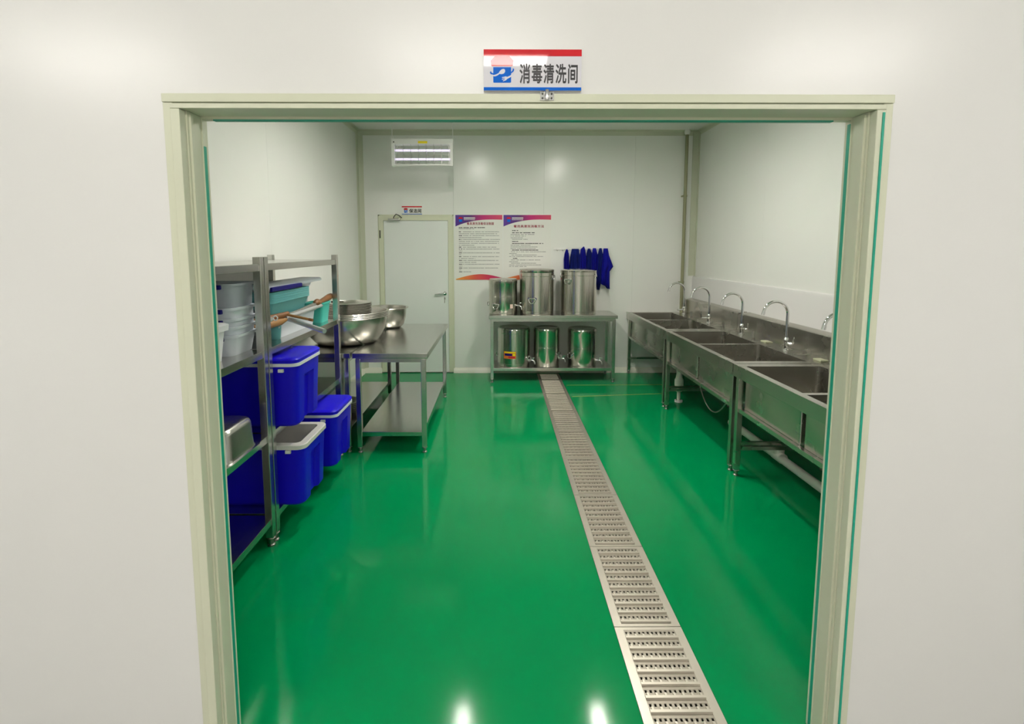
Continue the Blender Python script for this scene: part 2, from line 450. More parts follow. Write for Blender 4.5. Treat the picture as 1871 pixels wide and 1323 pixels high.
# yellow tape lines on the floor right of the drain
for y0, y1, x1, which in ((5.89, 5.90, 1.95, 'farther'), (5.415, 5.53, 1.83, 'nearer')):
    bm = bm_new()
    v = [bm.verts.new(p) for p in ((.80, y0-.006, .0006), (x1, y1-.006, .0006), (x1, y1+.006, .0006), (.80, y0+.006, .0006))]
    f = bm.faces.new(v); bmesh.ops.extrude_face_region(bm, geom=[f])
    for vv in bm.verts[:4]: vv.co.z = 0.0
    o = obj('floor_tape', bm, 'tape')
    tag(o, '%s yellow-green line of tape on the floor beside the drain' % which, 'tape', 'floor tape lines')

# ------------------------------------------------------------------ ceiling lamps
def tube_lamp(x0, x1, y0, y1, z, tubem, label, group):
    cx, cy = (x0+x1)/2, (y0+y1)/2
    t = empty('tube_lamp', (cx, cy, ZC), label, 'lamp', group)
    alongx = (x1-x0) > (y1-y0); L = max(x1-x0, y1-y0)/2
    def B(l0, l1, s0, s1, z0, z1, bm): 
        return box(bm, l0, l1, s0, s1, z0, z1) if alongx else box(bm, s0, s1, l0, l1, z0, z1)
    bm = bm_new(); B(-L-.03, L+.03, -.050, .050, -.050, -.030, bm); obj('housing', bm, 'white', t)
    if tubem == 'room_tube':
        for s in (-1, 1):
            bm = bm_new(); B(-L-.03, L+.03, s*.066-.002, s*.066+.002, -.094, -.030, bm); B(-L-.03, L+.03, s*.048, s*.066, -.036, -.031, bm); obj('added_skirt', bm, 'white', t)  # skirts added to keep tube light off the upper walls
    for s in (-1, 1):
        bm = bm_new(); B(s*L*.6-.015, s*L*.6+.015, -.015, .015, -.032, 0, bm); obj('stem', bm, 'white', t)
    for s in (-1, 1):
        bm = bm_new(); B(s*(L+.005)-.02, s*(L+.005)+.02, -.048, .048, -.085, -.034, bm); obj('end_cap', bm, 'white', t)
    for s in (-.032, .032):
        bm = bm_new(); p = [(-L+.015, s, z-ZC), (L-.015, s, z-ZC)] if alongx else [(s, -L+.015, z-ZC), (s, L-.015, z-ZC)]
        tube(bm, p, .024, 12); obj('tube', bm, tubem, t)
    return t
tube_lamp(-.36, -.36, 3.50, 4.70, 3.025, 'room_tube', 'white ceiling tube lamp over the left side of the washing room', 'washing room tube lamps')
tube_lamp(.98, .98, 3.50, 4.70, 3.025, 'room_tube', 'white ceiling tube lamp over the right side of the washing room', 'washing room tube lamps')
tube_lamp(-.87, .37, -1.09, -1.09, 3.02, 'hall_tube', 'white ceiling tube lamp in the middle of the passage', 'passage tube lamps')
tube_lamp(1.9, 3.1, -1.09, -1.09, 3.02, 'hall_tube', 'white ceiling tube lamp at the right end of the passage', 'passage tube lamps')
tube_lamp(-3.6, -2.4, -1.09, -1.09, 3.02, 'hall_tube', 'white ceiling tube lamp at the left end of the passage', 'passage tube lamps')

# ------------------------------------------------------------------ insect lamp hanging by the back wall
il = empty('insect_lamp', (-.868, 5.90, 2.548), 'white hanging insect-killer lamp with two pale tubes behind a wire grid', 'insect lamp')
bm = bm_new(); box(bm, -.348, .348, -.045, .045, .238, .300, bev=.006); top = obj('top_housing', bm, 'white', il)
bm = bm_new(); box(bm, -.045, .060, -.047, -.0445, .247, .272); obj('sticker', bm, 'yellow', top)
bm = bm_new(); tube(bm, [(-.318, -.0455, .262), (-.318, -.049, .262)], .007, 12); obj('knob', bm, 'black', top)
for s in (-1, 1):
    bm = bm_new(); box(bm, s*.348-s*.034, s*.348, -.040, .040, 0, .245, bev=.005); obj('side_post', bm, 'white', il)
bm = bm_new(); box(bm, -.33, .33, -.040, .040, .004, .022, bev=.004); obj('bottom_tray', bm, 'white', il)
for z in (.178, .080):
    bm = bm_new(); tube(bm, [(-.315, 0, z), (.315, 0, z)], .0125, 14); obj('tube', bm, 'uv_tube', il)
for s in (-1, 1):
    bm = bm_new()
    for k in range(8): x = -.30 + k*.6/7; box(bm, x-.0018, x+.0018, s*.038-.0012, s*.038+.0012, .02, .24)
    for z in (.032, .045, .130, .218, .230): box(bm, -.315, .315, s*.038-.0009, s*.038+.0009, z-.0009, z+.0009)
    obj('wire_grid', bm, 'steel', il)
bm = bm_new(); tube(bm, [(-.315, 0, .295), (-.345, 0, .345), (-.343, 0, .45), (-.348, 0, ZC-2.548)], .004, 8); obj('cord', bm, 'white', il)
bm = bm_new(); tube(bm, [(.344, 0, .295), (.343, 0, .40), (.340, 0, ZC-2.548)], .004, 8); obj('cord', bm, 'white', il)

# ------------------------------------------------------------------ signs and posters
def emblem(parent, x, z, w_, y, red='sign_red', blue='sign_blue', white='sign_white', simple=False):
    """awning over a blue box with spoon and fork; width w_, centred at x, bottom at z"""
    u = w_ / 100.0; t = .0006
    def P(l): return [(x + (a-50)*u, z + b_*u) for a, b_ in l]
    e = obj('emblem_box', prism(bm_new(), P([(14,2),(17,0),(85,0),(88,2),(88,62),(14,62)]), 'y', y, y-t), blue, parent)
    obj('emblem_roof', prism(bm_new(), P([(6,68),(9,66),(92,66),(95,68),(97,88),(80,108),(22,108),(4,88)]), 'y', y, y-t), red, e)
    if simple: return e
    sp = [(4,36),(14,30),(26,33),(36,38),(42,47),(50,54),(58,55),(63,51),(63,43),(57,36),(48,34),(40,35),(32,29),(22,25),(10,26),(2,30)]
    obj('emblem_spoon', prism(bm_new(), P(sp), 'y', y, y-2*t), white, e)
    fk = [(99,46),(92,34),(82,27),(72,23),(66,25),(58,23),(50,22),(50,19),(62,19),(62,17),(50,15),(50,12),(62,14),(62,12),(54,8),(55,5),(66,9),(72,15),(80,19),(92,26),(101,40)]
    obj('emblem_fork', prism(bm_new(), P(fk), 'y', y, y-2*t), white, e)
    obj('emblem_swirl', prism(bm_new(), P([(4,46),(0,40),(3,34),(12,32),(22,34),(14,37),(7,39)]), 'y', y-2*t, y-3*t), blue, e)
    obj('emblem_swirl', prism(bm_new(), P([(96,58),(101,52),(98,44),(88,37),(80,34),(88,42),(93,48)]), 'y', y-2*t, y-3*t), blue, e)
    return e
sg = empty('room_sign', (.092, YF0, 2.0365), 'glossy white sign with red and blue bands above the doorway', 'sign')
bobj('sign_board', (-.134, .134, -.012, 0, 0, .108), 'sign_white', sg)
bobj('red_band', (-.134, .134, -.0126, -.0118, .0905, .108), 'sign_red', sg)
bobj('blue_band', (-.134, .134, -.0126, -.0118, 0, .0085), 'sign_blue', sg)
emblem(sg, -.084, .0205, .066, -.0119)
text_obj('lettering', '消毒清洗间', .158, .050, 'ink', sg, (.044, -.0123, .0445), bold=.0020, spacing=1.14)
s2 = empty('door_sign', (-1.108, YB, 2.052), 'small white sign with red top edge above the back door', 'sign')
bobj('sign_board', (-.128, .128, -.008, 0, 0, .103), 'paper', s2)
bobj('red_band', (-.128, .128, -.0088, -.0078, .088, .103), 'sign_red', s2)
bobj('blue_band', (-.128, .128, -.0088, -.0078, 0, .007), 'sign_blue', s2)
emblem(s2, -.078, .020, .054, -.0079)
text_obj('lettering', '保洁间', .150, .048, 'ink', s2, (.042, -.0084, .044), bold=.003, spacing=1.1)

def poster(x0, x1, title, label, rows, tw, tz):
    W_, H_ = x1-x0, .825
    p = empty('wall_poster', (x0, YB, 1.220), label, 'poster')
    bobj('board', (0, W_, -.006, 0, 0, H_), 'paper', p)
    def flat(name, poly, m, lift=.0064):
        return obj(name, prism(bm_new(), poly, 'y', -.0058, -lift), m, p)
    # purple to crimson sweep along the top
    def top(x): # lower edge of the sweep
        t = x / W_
        return H_ - (.095*(1-t)**2.8 + .050 + .010*t*t)
    xs = [W_*j/24 for j in range(25)]
    flat('top_sweep', [(x, top(x)) for x in xs] + [(xs[-1], H_), (xs[0], H_)], 'print_top')
    def bot(x): return max(.004, .075*math.sin(PI*min(1, .08 + .78*x/W_))**1.2 - .004)
    flat('bottom_sweep', [(xs[0], 0), (xs[-1], 0)] + [(x, bot(x)) for x in xs[::-1]], 'print_bottom')
    e = emblem(p, .066, H_-.088, .056, -.0066, white='purple', simple=True)
    bm = bm_new(); rr = random.Random(3)
    for k in range(10): box(bm, .108+k*.0145, .108+k*.0145+.0125, -.0070, -.0062, H_-.047, H_-.031)
    for k in range(13): box(bm, .108+k*.011, .108+k*.011+.008, -.0070, -.0062, H_-.064, H_-.056)
    tag(obj('header_print', bm, 'paper', p), kind='stuff')
    text_obj('title', title, tw, .034, 'maroon', p, (W_*.5 + .02, -.0064, tz), bold=.002, spacing=1.1)
    bm = bm_new(); bb = bm_new()
    for (z, xa, xb, bold) in rows:
        x = xa*W_
        while x < xb*W_ - .004:
            l = rr.uniform(.010, .050); l = min(l, xb*W_-x)
            box(bb if bold else bm, x, x+l, -.0064, -.0059, z-(.0050 if bold else .0032), z+(.0050 if bold else .0032))
            x += l + rr.choice([.0025, .0025, .003, .012])
    tag(obj('small_print', bm, 'ink_soft', p), kind='stuff')
    tag(obj('bold_print', bb, 'ink_mid', p), kind='stuff')
    return p
rows = [(.665, .07, .65, True), (.650, .07, .40, False)]
ends = [.93, .90, .93, .56, .95, .93, .93, .40, .87, .94, .14, .95, .12, .93, .42, .92, .45, .94, .14, .93, .12, .33]
z = .612
starts_bold = {0, 2, 4, 8, 9, 11, 13, 15, 17, 19, 21}
for k, e in enumerate(ends):
    s0 = .07
    if k in starts_bold: rows.append((z, s0, s0+.07, True)); s0 += .09
    rows.append((z, s0, e, False)); z -= .0243
poster(-.557, .040, '餐具清洗消毒保洁制度', 'white wall poster next to the back door with dense rows of text', rows, .345, .716)
rows = [(.628, .18, .31, True), (.600, .18, .66, True), (.578, .15, .65, False), (.558, .15, .47, False), (.536, .15, .41, False), (.517, .18, .52, False),
        (.490, .18, .31, True), (.464, .18, .84, True), (.442, .15, .58, False), (.421, .15, .72, False), (.400, .15, .68, False), (.380, .18, .74, True),
        (.358, .16, .91, False), (.335, .12, .28, False), (.317, .17, .70, False), (.298, .12, .84, False), (.274, .20, .31, True), (.254, .16, .78, False), (.232, .12, .31, False), (.212, .16, .7, False), (.19, .12, .8, False), (.17, .12, .5, False)]
poster(.056, .662, '餐用具清洗消毒方法', 'white wall poster half hidden behind the steel barrels', rows, .385, .682)

# ------------------------------------------------------------------ hook rail and hanging blue cloths
hr = empty('hook_rail', (.70, YB, 1.603), 'white rail with small wire hooks on the back wall', 'hook rail')
bobj('rail', (0, .70, -.014, 0, 0, .036), 'white', hr, bev=.003)
for k in range(10):
    x = .035 + k*.07
    bm = bm_new(); tube(bm, [(x, -.013, .012), (x, -.03, .006), (x+.004, -.045, -.012), (x+.004, -.06, -.018), (x+.004, -.066, -.004)], .0028, 7); obj('hook', bm, 'chrome', hr)
def cloth(rows, label, m, seed, yoff=0):
    """rows: (z, x_left, x_right)"""
    rr = random.Random(seed); n = 28
    # resample rows smoothly
    zs = []; 
    for (a, b_) in zip(rows, rows[1:]):
        for t in (0, .25, .5, .75): zs.append(tuple(a[i]+(b_[i]-a[i])*t for i in range(3)))
    zs.append(rows[-1])
    ph = rr.uniform(0, 6); fr = rr.choice([2.4, 2.9, 3.3])
    x0 = sum(r[1]+r[2] for r in zs)/2/len(zs); z0 = zs[-1][0]
    bm = bm_new(); rings = []
    z_top, z_bot = zs[0][0], zs[-1][0]
    for z, xl, xr in zs:
        t = (z_top-z)/(z_top-z_bot); hw = max(.004, (xr-xl)/2); cx = (xl+xr)/2
        dep = .012 + .020*min(1, t*3)
        ring = []
        for k in range(n):
            a = 2*PI*k/n
            fx = math.cos(a); fy = math.sin(a)
            fold = .019*min(1, t*4)*math.sin(fr*PI*fx + ph + t*1.6)
            ring.append(bm.verts.new((cx + hw*fx - x0, -abs(dep)*max(fy, -.6) + (-fold if fy > 0 else 0), z - z0)))
        rings.append(ring)
    for a, b_ in zip(rings, rings[1:]):
        for k in range(n): bm.faces.new((a[k], a[(k+1)%n], b_[(k+1)%n], b_[k]))
    bm.faces.new(rings[0]); bm.faces.new(rings[-1][::-1])
    o = obj('hanging_cloth', bm, m, angle=80)
    o.location = (x0, YB-.055+yoff, z0)
    return tag(o, label, 'cloth', 'blue cloths on the hook rail')
def zz(v): return 1.719 - v*.000526 - .0      # helper scale of the cloth outlines (metres)
def xx(u): return .6827 + u*.000527
def CR(l): return [(zz(v), xx(a - (b_-a)*.07), xx(b_ + (b_-a)*.07)) for v, a, b_ in l]
cloth(CR([(205,325,352),(300,295,380),(450,275,388),(660,280,400),(900,290,410)]), 'narrow dark blue cloth hanging alone at the left of the row', 'cloth', 1)
cloth(CR([(196,470,620),(400,440,648),(640,425,660),(900,430,650)]), 'broad flat-topped blue cloth hanging second from the left', 'cloth_dark', 2)
cloth(CR([(140,738,752),(200,680,772),(400,660,806),(640,655,815),(880,670,800)]), 'bright blue cloth with a pointed tip above the rail', 'cloth', 3, -.012)
cloth(CR([(190,850,900),(300,825,940),(600,820,945),(850,830,935)]), 'blue cloth fourth from the left on the rail', 'cloth_dark', 4)
cloth(CR([(180,970,1035),(350,945,1075),(650,930,1080),(860,940,1060)]), 'blue cloth fifth from the left on the rail', 'cloth', 5, -.010)
cloth(CR([(180,1130,1180),(350,1095,1210),(650,1062,1200),(1000,1068,1170),(1190,1092,1138)]), 'long blue cloth tapering to a point, second from the right', 'cloth_dark', 6)
cloth(CR([(185,1230,1322),(350,1215,1352),(520,1205,1415),(625,1198,1452),(745,1192,1372),(1050,1190,1380),(1100,1290,1386),(1165,1335,1388)]), 'widest blue cloth with a corner sticking out, rightmost on the rail', 'cloth', 7, -.008)

# ------------------------------------------------------------------ conduit in the right back corner
cp = empty('conduit_pipe', (2.345, 6.47, .98), 'thin olive conduit running down beside the right back corner', 'pipe')
bm = bm_new(); tube(bm, [(.0, 0, -.2), (.0, 0, ZC-.98)], .020, 14); obj('pipe', bm, 'pvc_olive', cp)
for z in (.21, 1.3):
    bm = bm_new(); tube(bm, [(0, 0, z-.012), (0, 0, z+.012)], .0245, 14); box(bm, -.03, .03, .02, YB-6.47, z-.008, z+.008); obj('clip', bm, 'pvc_olive', cp)
bm = bm_new(); lathe(bm, [(.02, ZC-.98-.06), (.034, ZC-.98-.045), (.036, ZC-.98-.02), (.03, ZC-.98)], 14); obj('collar', bm, 'white', cp)

# ------------------------------------------------------------------ steel tables
def add_leg(parent, x, y, z1, m, s=.019, foot=True):
    bm = bm_new(); box(bm, x-s, x+s, y-s, y+s, .045, z1, bev=.003)
    lg = obj('leg', bm, m, parent)
    bm = bm_new(); lathe(bm, [(0, .048), (s*.95, .046), (s*1.15, .040), (s*.7, .036), (s*.62, .012), (s*.95, .006), (s*.95, 0), (0, 0)], 16, x, y); obj('foot', bm, 'steel_dull', lg)
    return lg
def work_table(cx, cy, L, D, H, label, alongy, group, shelf_z=.168, splash=False):
    """L along the long side; origin in the middle of the footprint"""
    t = empty('work_table', (cx, cy, 0), label, 'table', group)
    hx, hy = (D/2, L/2) if alongy else (L/2, D/2)
    m = 'steel_y' if alongy else 'steel'
    bobj('tabletop', (-hx, hx, -hy, hy, H-.040, H), m, t, bev=.004)
    bobj('apron', (-hx+.022, hx-.022, -hy+.022, hy-.022, H-.075, H-.040), m, t)
    for sx in (-1, 1):
        for sy in (-1, 1): add_leg(t, sx*(hx-.038), sy*(hy-.038), H-.05, 'steel')
    bobj('lower_shelf', (-hx+.045, hx-.045, -hy+.030, hy-.030, shelf_z-.036, shelf_z), m, t, bev=.003)
    return t
work_table(-.848, 4.655, 1.59, .585, .805, 'steel work table carrying basins, its clear end facing the aisle', True, 'long steel work tables')
work_table(-1.452, 4.665, 1.59, .590, .803, 'steel work table wedged between the left wall and another table', True, 'long steel work tables')
work_table(.648, 6.245, 1.545, .50, .822, 'steel table by the back wall holding six barrels on two levels', False, None, shelf_z=.176)

# ------------------------------------------------------------------ insulated barrels
def barrel(x, y, z, r, h, label, lidkind, handles=(), spigot=None, sticker=None, clips=(), band=True):
    t = empty('steel_barrel', (x, y, z), label, 'barrel', 'steel barrels on the back table')
    bm = bm_new()
    prof = [(0, 0), (r*.965, 0), (r*.985, .006), (r*.985, .035), (r, .040)]
    if band: prof += [(r, h*.50), (r*1.006, h*.503), (r*1.006, h*.512), (r, h*.515)]
    prof += [(r, h-.05), (r*1.012, h-.046), (r*1.012, h-.006), (r*.99, h), (0, h)]
    lathe(bm, prof, 56); obj('body', bm, 'pot', t, angle=30)
    bm = bm_new()
    if lidkind == 'flat': lathe(bm, [(r*.97, h+.0005), (r*.97, h+.010), (r*.93, h+.013), (r*.86, h+.006), (0, h+.006)], 48)
    elif lidkind == 'dome': lathe(bm, [(r*1.01, h-.002), (r*1.015, h+.012), (r*.96, h+.020), (r*.7, h+.030), (0, h+.034)], 48)
    elif lidkind == 'raised': lathe(bm, [(r*1.005, h), (r*1.015, h+.004), (r*1.015, h+.030), (r*.98, h+.036), (r*.9, h+.028), (0, h+.028)], 48)
    lid = obj('lid', bm, 'pot', t, angle=30)
    for a, hz in handles:            # loop handle on a round escutcheon
        a = R(a); n = Vector((math.cos(a), math.sin(a), 0)); s = Vector((-math.sin(a), math.cos(a), 0)); c = n*r
        bm = bm_new()
        tube(bm, [c + s*.04 - n*.004 + Vector((0,0,hz)), c + s*.04 + n*.006 + Vector((0,0,hz))], .016, 12)
        tube(bm, [c - s*.04 - n*.004 + Vector((0,0,hz)), c - s*.04 + n*.006 + Vector((0,0,hz))], .016, 12)
        tube(bm, [c + s*.042*math.cos(q) + n*(.012+.014*math.sin(q)) + Vector((0,0,hz - .055*math.sin(q))) for q in [PI*k/10 for k in range(11)]], .0055, 8)
        tube(bm, [c + s*.042 + n*.012 + Vector((0,0,hz)), c - s*.042 + n*.012 + Vector((0,0,hz))], .006, 8)
        obj('handle', bm, 'chrome', t)
    if spigot:
        a, hz = spigot; a = R(a); n = Vector((math.cos(a), math.sin(a), 0)); c = n*r; Z = Vector((0,0,1))
        bm = bm_new()
        tube(bm, [c - n*.004 + Z*hz, c + n*.004 + Z*hz], .020, 14)
        tube(bm, [c + Z*hz, c + n*.055 + Z*hz, c + n*.075 + Z*(hz-.018), c + n*.078 + Z*(hz-.045)], [.009, .009, .009, .010], 10)
        sp = obj('spigot', bm, 'chrome', t)
        bm = bm_new(); tube(bm, [c + n*.05 + Z*(hz+.004), c + n*.05 + Z*(hz+.028), c + n*.078 + Z*(hz+.034)], [.006, .006, .005], 8); obj('lever', bm, 'chrome', sp)
    for a, hz in clips:
        a = R(a); n = Vector((math.cos(a), math.sin(a), 0)); s = Vector((-math.sin(a), math.cos(a), 0)); c = n*r; Z = Vector((0,0,1))
        bm = bm_new()
        tube(bm, [c - n*.003 + Z*(hz-.02), c + n*.012 + Z*(hz-.02), c + n*.018 + Z*hz, c + n*.010 + Z*(hz+.028)], .006, 8)
        tube(bm, [c - s*.014 + n*.012 + Z*(hz-.006), c + s*.014 + n*.012 + Z*(hz-.006)], .005, 8)
        obj('lid_clip', bm, 'chrome', t)
    if sticker:
        a, hz, sw, sh, m = sticker
        n = 6; bm = bm_new(); vs = []
        for k in range(n+1):
            q = R(a) + (k/n-.5)*sw/r
            vs.append([bm.verts.new((math.cos(q)*(r+dd), math.sin(q)*(r+dd), hz + s_*sh/2)) for dd in (.0016,) for s_ in (-1, 1)])
        for k in range(n): bm.faces.new((vs[k][0], vs[k+1][0], vs[k+1][1], vs[k][1]))
        st = obj('sticker', bm, m, t)
        if m == 'sticker_orange':
            for (u0, u1, v0, v1, mm) in ((-.46, .46, .28, .45, 'yellow'), (-.42, .2, -.1, .2, 'clasp'), (-.1, .42, -.42, -.16, 'sign_red'), (.24, .44, -.08, .2, 'yellow')):
                bm = bm_new(); vs = []
                for k in range(5):
                    q = R(a) + (u0 + (u1-u0)*k/4)*sw/r
                    vs.append([bm.verts.new((math.cos(q)*(r+.0024), math.sin(q)*(r+.0024), hz + v*sh)) for v in (v0, v1)])
                for k in range(4): bm.faces.new((vs[k][0], vs[k+1][0], vs[k+1][1], vs[k][1]))
                obj('sticker_print', bm, mm, st)
    return t
barrel(.048, 6.235, .822, .176, .415, 'smallest steel barrel on the tabletop, with a small pinkish price sticker', 'flat', handles=[(-118, .125)], spigot=(-28, .105), sticker=(-55, .10, .042, .050, 'sticker'), clips=[(-172, .12)])
barrel(.463, 6.240, .822, .212, .510, 'tall steel barrel in the middle of the tabletop with a banded rim', 'raised', handles=[(-108, .195)], clips=[(-38, .445), (8, .445)], band=False)
barrel(.980, 6.245, .822, .223, .520, 'tall steel barrel with a domed lid at the right of the tabletop', 'dome', handles=[(-133, .425)], clips=[(-165, .47), (-35, .465)], band=False)
barrel(.182, 6.235, .176, .200, .462, 'wide steel barrel on the lower shelf with an orange printed sticker', 'flat', handles=[(-30, .11)], clips=[(178, .13)], sticker=(-106, .155, .155, .090, 'sticker_orange'), spigot=(-22, .07), band=False)
barrel(.590, 6.235, .176, .162, .458, 'slim steel barrel in the middle of the lower shelf', 'flat', handles=[(-30, .15)], spigot=(-18, .09), clips=[(-160, .06)])
barrel(1.034, 6.235, .176, .178, .448, 'steel barrel at the right of the lower shelf', 'flat', handles=[(-148, .15)], spigot=(-25, .07))

# ------------------------------------------------------------------ sinks
SX0, SXB = 1.655, 2.395
def sink_unit(y0, y1, label):
    t = empty('double_sink', ((SX0+SXB)/2, (y0+y1)/2, 0), label, 'sink', 'row of steel double sinks')
    ox, oy = (SX0+SXB)/2, (y0+y1)/2
    L = (y1-y0)/2; x0, xb = SX0-ox, SXB-ox
    H = .800; bx0, bx1 = x0+.052, xb-.175       # basin openings
    by = [(-L+.078, -.020), (.020, L-.078)]
    bm = bm_new()
    for xa, xc, ya, yc in ((x0, bx0, -L, L), (bx1, xb, -L, L), (bx0, bx1, -L, by[0][0]), (bx0, bx1, by[0][1], by[1][0]), (bx0, bx1, by[1][1], L)):
        box(bm, xa, xc, ya, yc, H-.003, H)
    box(bm, x0-.001, x0+.010, -L, L, H-.082, H+.004, bev=.002)                     # front apron with raised lip
    box(bm, x0+.010, x0+.016, -L, L, H-.004, H+.003)
    box(bm, x0, xb, -L, -L+.004, H-.082, H-.001); box(bm, x0, xb, L-.004, L, H-.082, H-.001)
    obj('worktop', bm, 'sink', t)
    for ya, yc in by:
        bm = bm_new(); zb = .498
        o0 = rrect(bx0, bx1, ya, yc, .010, 4); i0 = rrect(bx0+.003, bx1-.003, ya+.003, yc-.003, .028, 4)
        ib = rrect(bx0+.010, bx1-.010, ya+.010, yc-.010, .03, 4)
        loft(bm, [(o0, H-.002), (o0, zb), ], cap0=False, cap1=True)
        loft(bm, [(i0, H-.002), (ib, zb+.02), (rrect(bx0+.03, bx1-.03, ya+.03, yc-.03, .02, 4), zb+.006)], cap0=False, cap1=True)
        ba = obj('basin', bm, 'sink', t)
        bm = bm_new(); lathe(bm, [(0, zb+.010), (.03, zb+.010), (.042, zb+.008), (.045, zb+.006)], 20, (bx0+bx1)/2, (ya+yc)/2); obj('strainer', bm, 'chrome', ba)
        bm = bm_new(); lathe(bm, [(.03, zb), (.03, zb-.06), (.022, zb-.07), (.022, zb-.11)], 14, (bx0+bx1)/2, (ya+yc)/2); obj('waste_pipe', bm, 'pvc', ba)
    bobj('gap_shade', (bx0+.16, bx1, -.019, .019, .52, H-.004), 'trough', t)  # added dark plate; its colour stands for the shade between the basins
    # upstand at the back, rounded at its ends, with a ledge to the wall
    bm = bm_new(); z1 = .972
    prism(bm, [(-L, H-.003), (L, H-.003), (L, z1-.03), (L-.008, z1-.01), (L-.03, z1), (-L, z1)], 'x', xb-.004, xb+.012)
    prism(bm, [(xb+.008, z1-.004), (xb+.014, z1+.002), (xb+.088, z1+.014), (xb+.094, z1+.004), (xb+.09, z1-.03), (xb+.012, z1-.03)], 'y', -L, L-.03)
    obj('upstand', bm, 'sink', t)
    for sx in (x0+.034, xb-.03):
        for sy in (-L+.038, L-.038): add_leg(t, sx, sy, H-.01, 'sink')
    bm = bm_new(); box(bm, x0+.022, x0+.052, -L+.055, L-.055, .468, .496); obj('front_rail', bm, 'sink', t)
    for sy in (-L+.038, L-.038):
        bm = bm_new(); box(bm, x0+.06, xb-.03, sy-.012, sy+.012, .188, .214); obj('side_rail', bm, 'sink', t)
    bobj('back_rail', (xb-.042, xb-.018, -L+.05, L-.05, .188, .214), 'sink', t)
    for k, fy in enumerate((.49, -.262)):
        fx = xb-.088; bm = bm_new()
        lathe(bm, [(0, H), (.027, H), (.027, H+.006), (.018, H+.012), (.017, H+.02), (.017, H+.062), (.021, H+.068), (.022, H+.085), (.017, H+.098), (.011, H+.104), (0, H+.104)], 22, fx, fy)
        fa = obj('faucet', bm, 'chrome', t)
        bm = bm_new(); rr_ = .098; pts = [(fx, fy, H+.10), (fx, fy, H+.20), (fx, fy, H+.295)]
        for q in range(1, 13):
            a = PI*q/12*.93; pts.append((fx - rr_ + rr_*math.cos(a), fy, H+.295 + rr_*math.sin(a)))
        l = pts[-1]; pts.append((l[0]-.003, fy, l[1]*0 + l[2]-.018))
        tube(bm, pts, .0118, 12); tube(bm, [(l[0]-.001, fy, l[2]-.006), (l[0]-.006, fy, l[2]-.032)], .0138, 12); obj('spout', bm, 'chrome', fa)
        bm = bm_new()
        if t.get('label').startswith('farthest'): tube(bm, [(fx, fy, H+.060), (fx-.075, fy, H+.058), (fx-.082, fy, H+.061), (fx-.09, fy, H+.13 if k else H+.065)], [.009, .009, .007, .005], 8)
        else: tube(bm, [(fx, fy, H+.058), (fx+.02, fy-.045, H+.058), (fx+.026, fy-.052, H+.064), (fx+.03, fy-.058, H+.115)], [.012, .012, .006, .0045], 8); 
        obj('lever', bm, 'chrome', fa)
        if k == 0:
            bm = bm_new(); lathe(bm, [(0, H+.06), (.012, H+.058), (.014, H+.03), (.011, H)], 12, fx+.03, fy-.17); obj('plug_valve', bm, 'steel_dull', t)
    return t
sink_unit(5.022, 6.522, 'farthest steel double sink, against the back wall')
sink_unit(3.512, 5.012, 'middle steel double sink of the row of three')
sink_unit(2.002, 3.502, 'nearest steel double sink, cut off by the door frame')
for x, y, wch in ((2.33, 4.34, 'middle'), (2.335, 3.60, 'nearest end of the middle')):
    o = obj('soap_bar', box(bm_new(), -.030, .030, -.045, .045, 0, .012, bev=.004), 'soap'); o.location = (x, y, .800)
    tag(o, 'pale soap bar on the ledge behind the %s sink' % wch if wch == 'middle' else 'pale soap bar on the ledge nearest the doorway', 'soap', 'soap bars on the sink ledge')

# white waste pipes on the floor below the sinks
wp = empty('waste_pipe', (2.03, 2.9, 0), 'white plastic waste pipe lying low under the nearest sink', 'pipe')
bm = bm_new(); tube(bm, [(-.02, 1.35, .115), (.0, -.85, .115)], .030, 14); obj('pipe', bm, 'pvc', wp)
for y in (.62, .0, -.3):
    bm = bm_new(); tube(bm, [(-.005, y-.05, .115), (-.005, y+.05, .115)], .038, 14); tube(bm, [(-.005, y, .115), (-.005, y, .19)], .034, 14); obj('fitting', bm, 'pvc', wp)
bm = bm_new(); tube(bm, [(.0, .1, .09), (.0, .1, 0)], .022, 12); tube(bm, [(-.02, 1.2, .09), (-.02, 1.2, 0)], .022, 12); obj('support', bm, 'pvc', wp)
jg = empty('waste_trap', (1.90, 5.22, 0), 'white plastic trap standing on the floor under the farthest sink', 'pipe')
bm = bm_new(); lathe(bm, [(0, .0), (.018, .0), (.018, .11), (.034, .115), (.042, .13), (.042, .17), (.046, .18), (.046, .24), (.036, .26), (.03, .30), (.03, .34)], 20); obj('body', bm, 'pvc', jg)
bm = bm_new(); lathe(bm, [(.0, 0), (.04, 0), (.04, .02), (.03, .022)], 20); obj('collar', bm, 'white', jg)
hs = bm_new()
tube(hs, [(1.90 + .10*(t-.5), 4.60 - .46*t, .42 - .25*math.sin(PI*t)**.8) for t in [k/16 for k in range(17)]], .0055, 8)
tag(obj('grey_hose', hs, 'steel_dull'), 'thin grey hose drooping in a loop below the middle sink', 'hose')

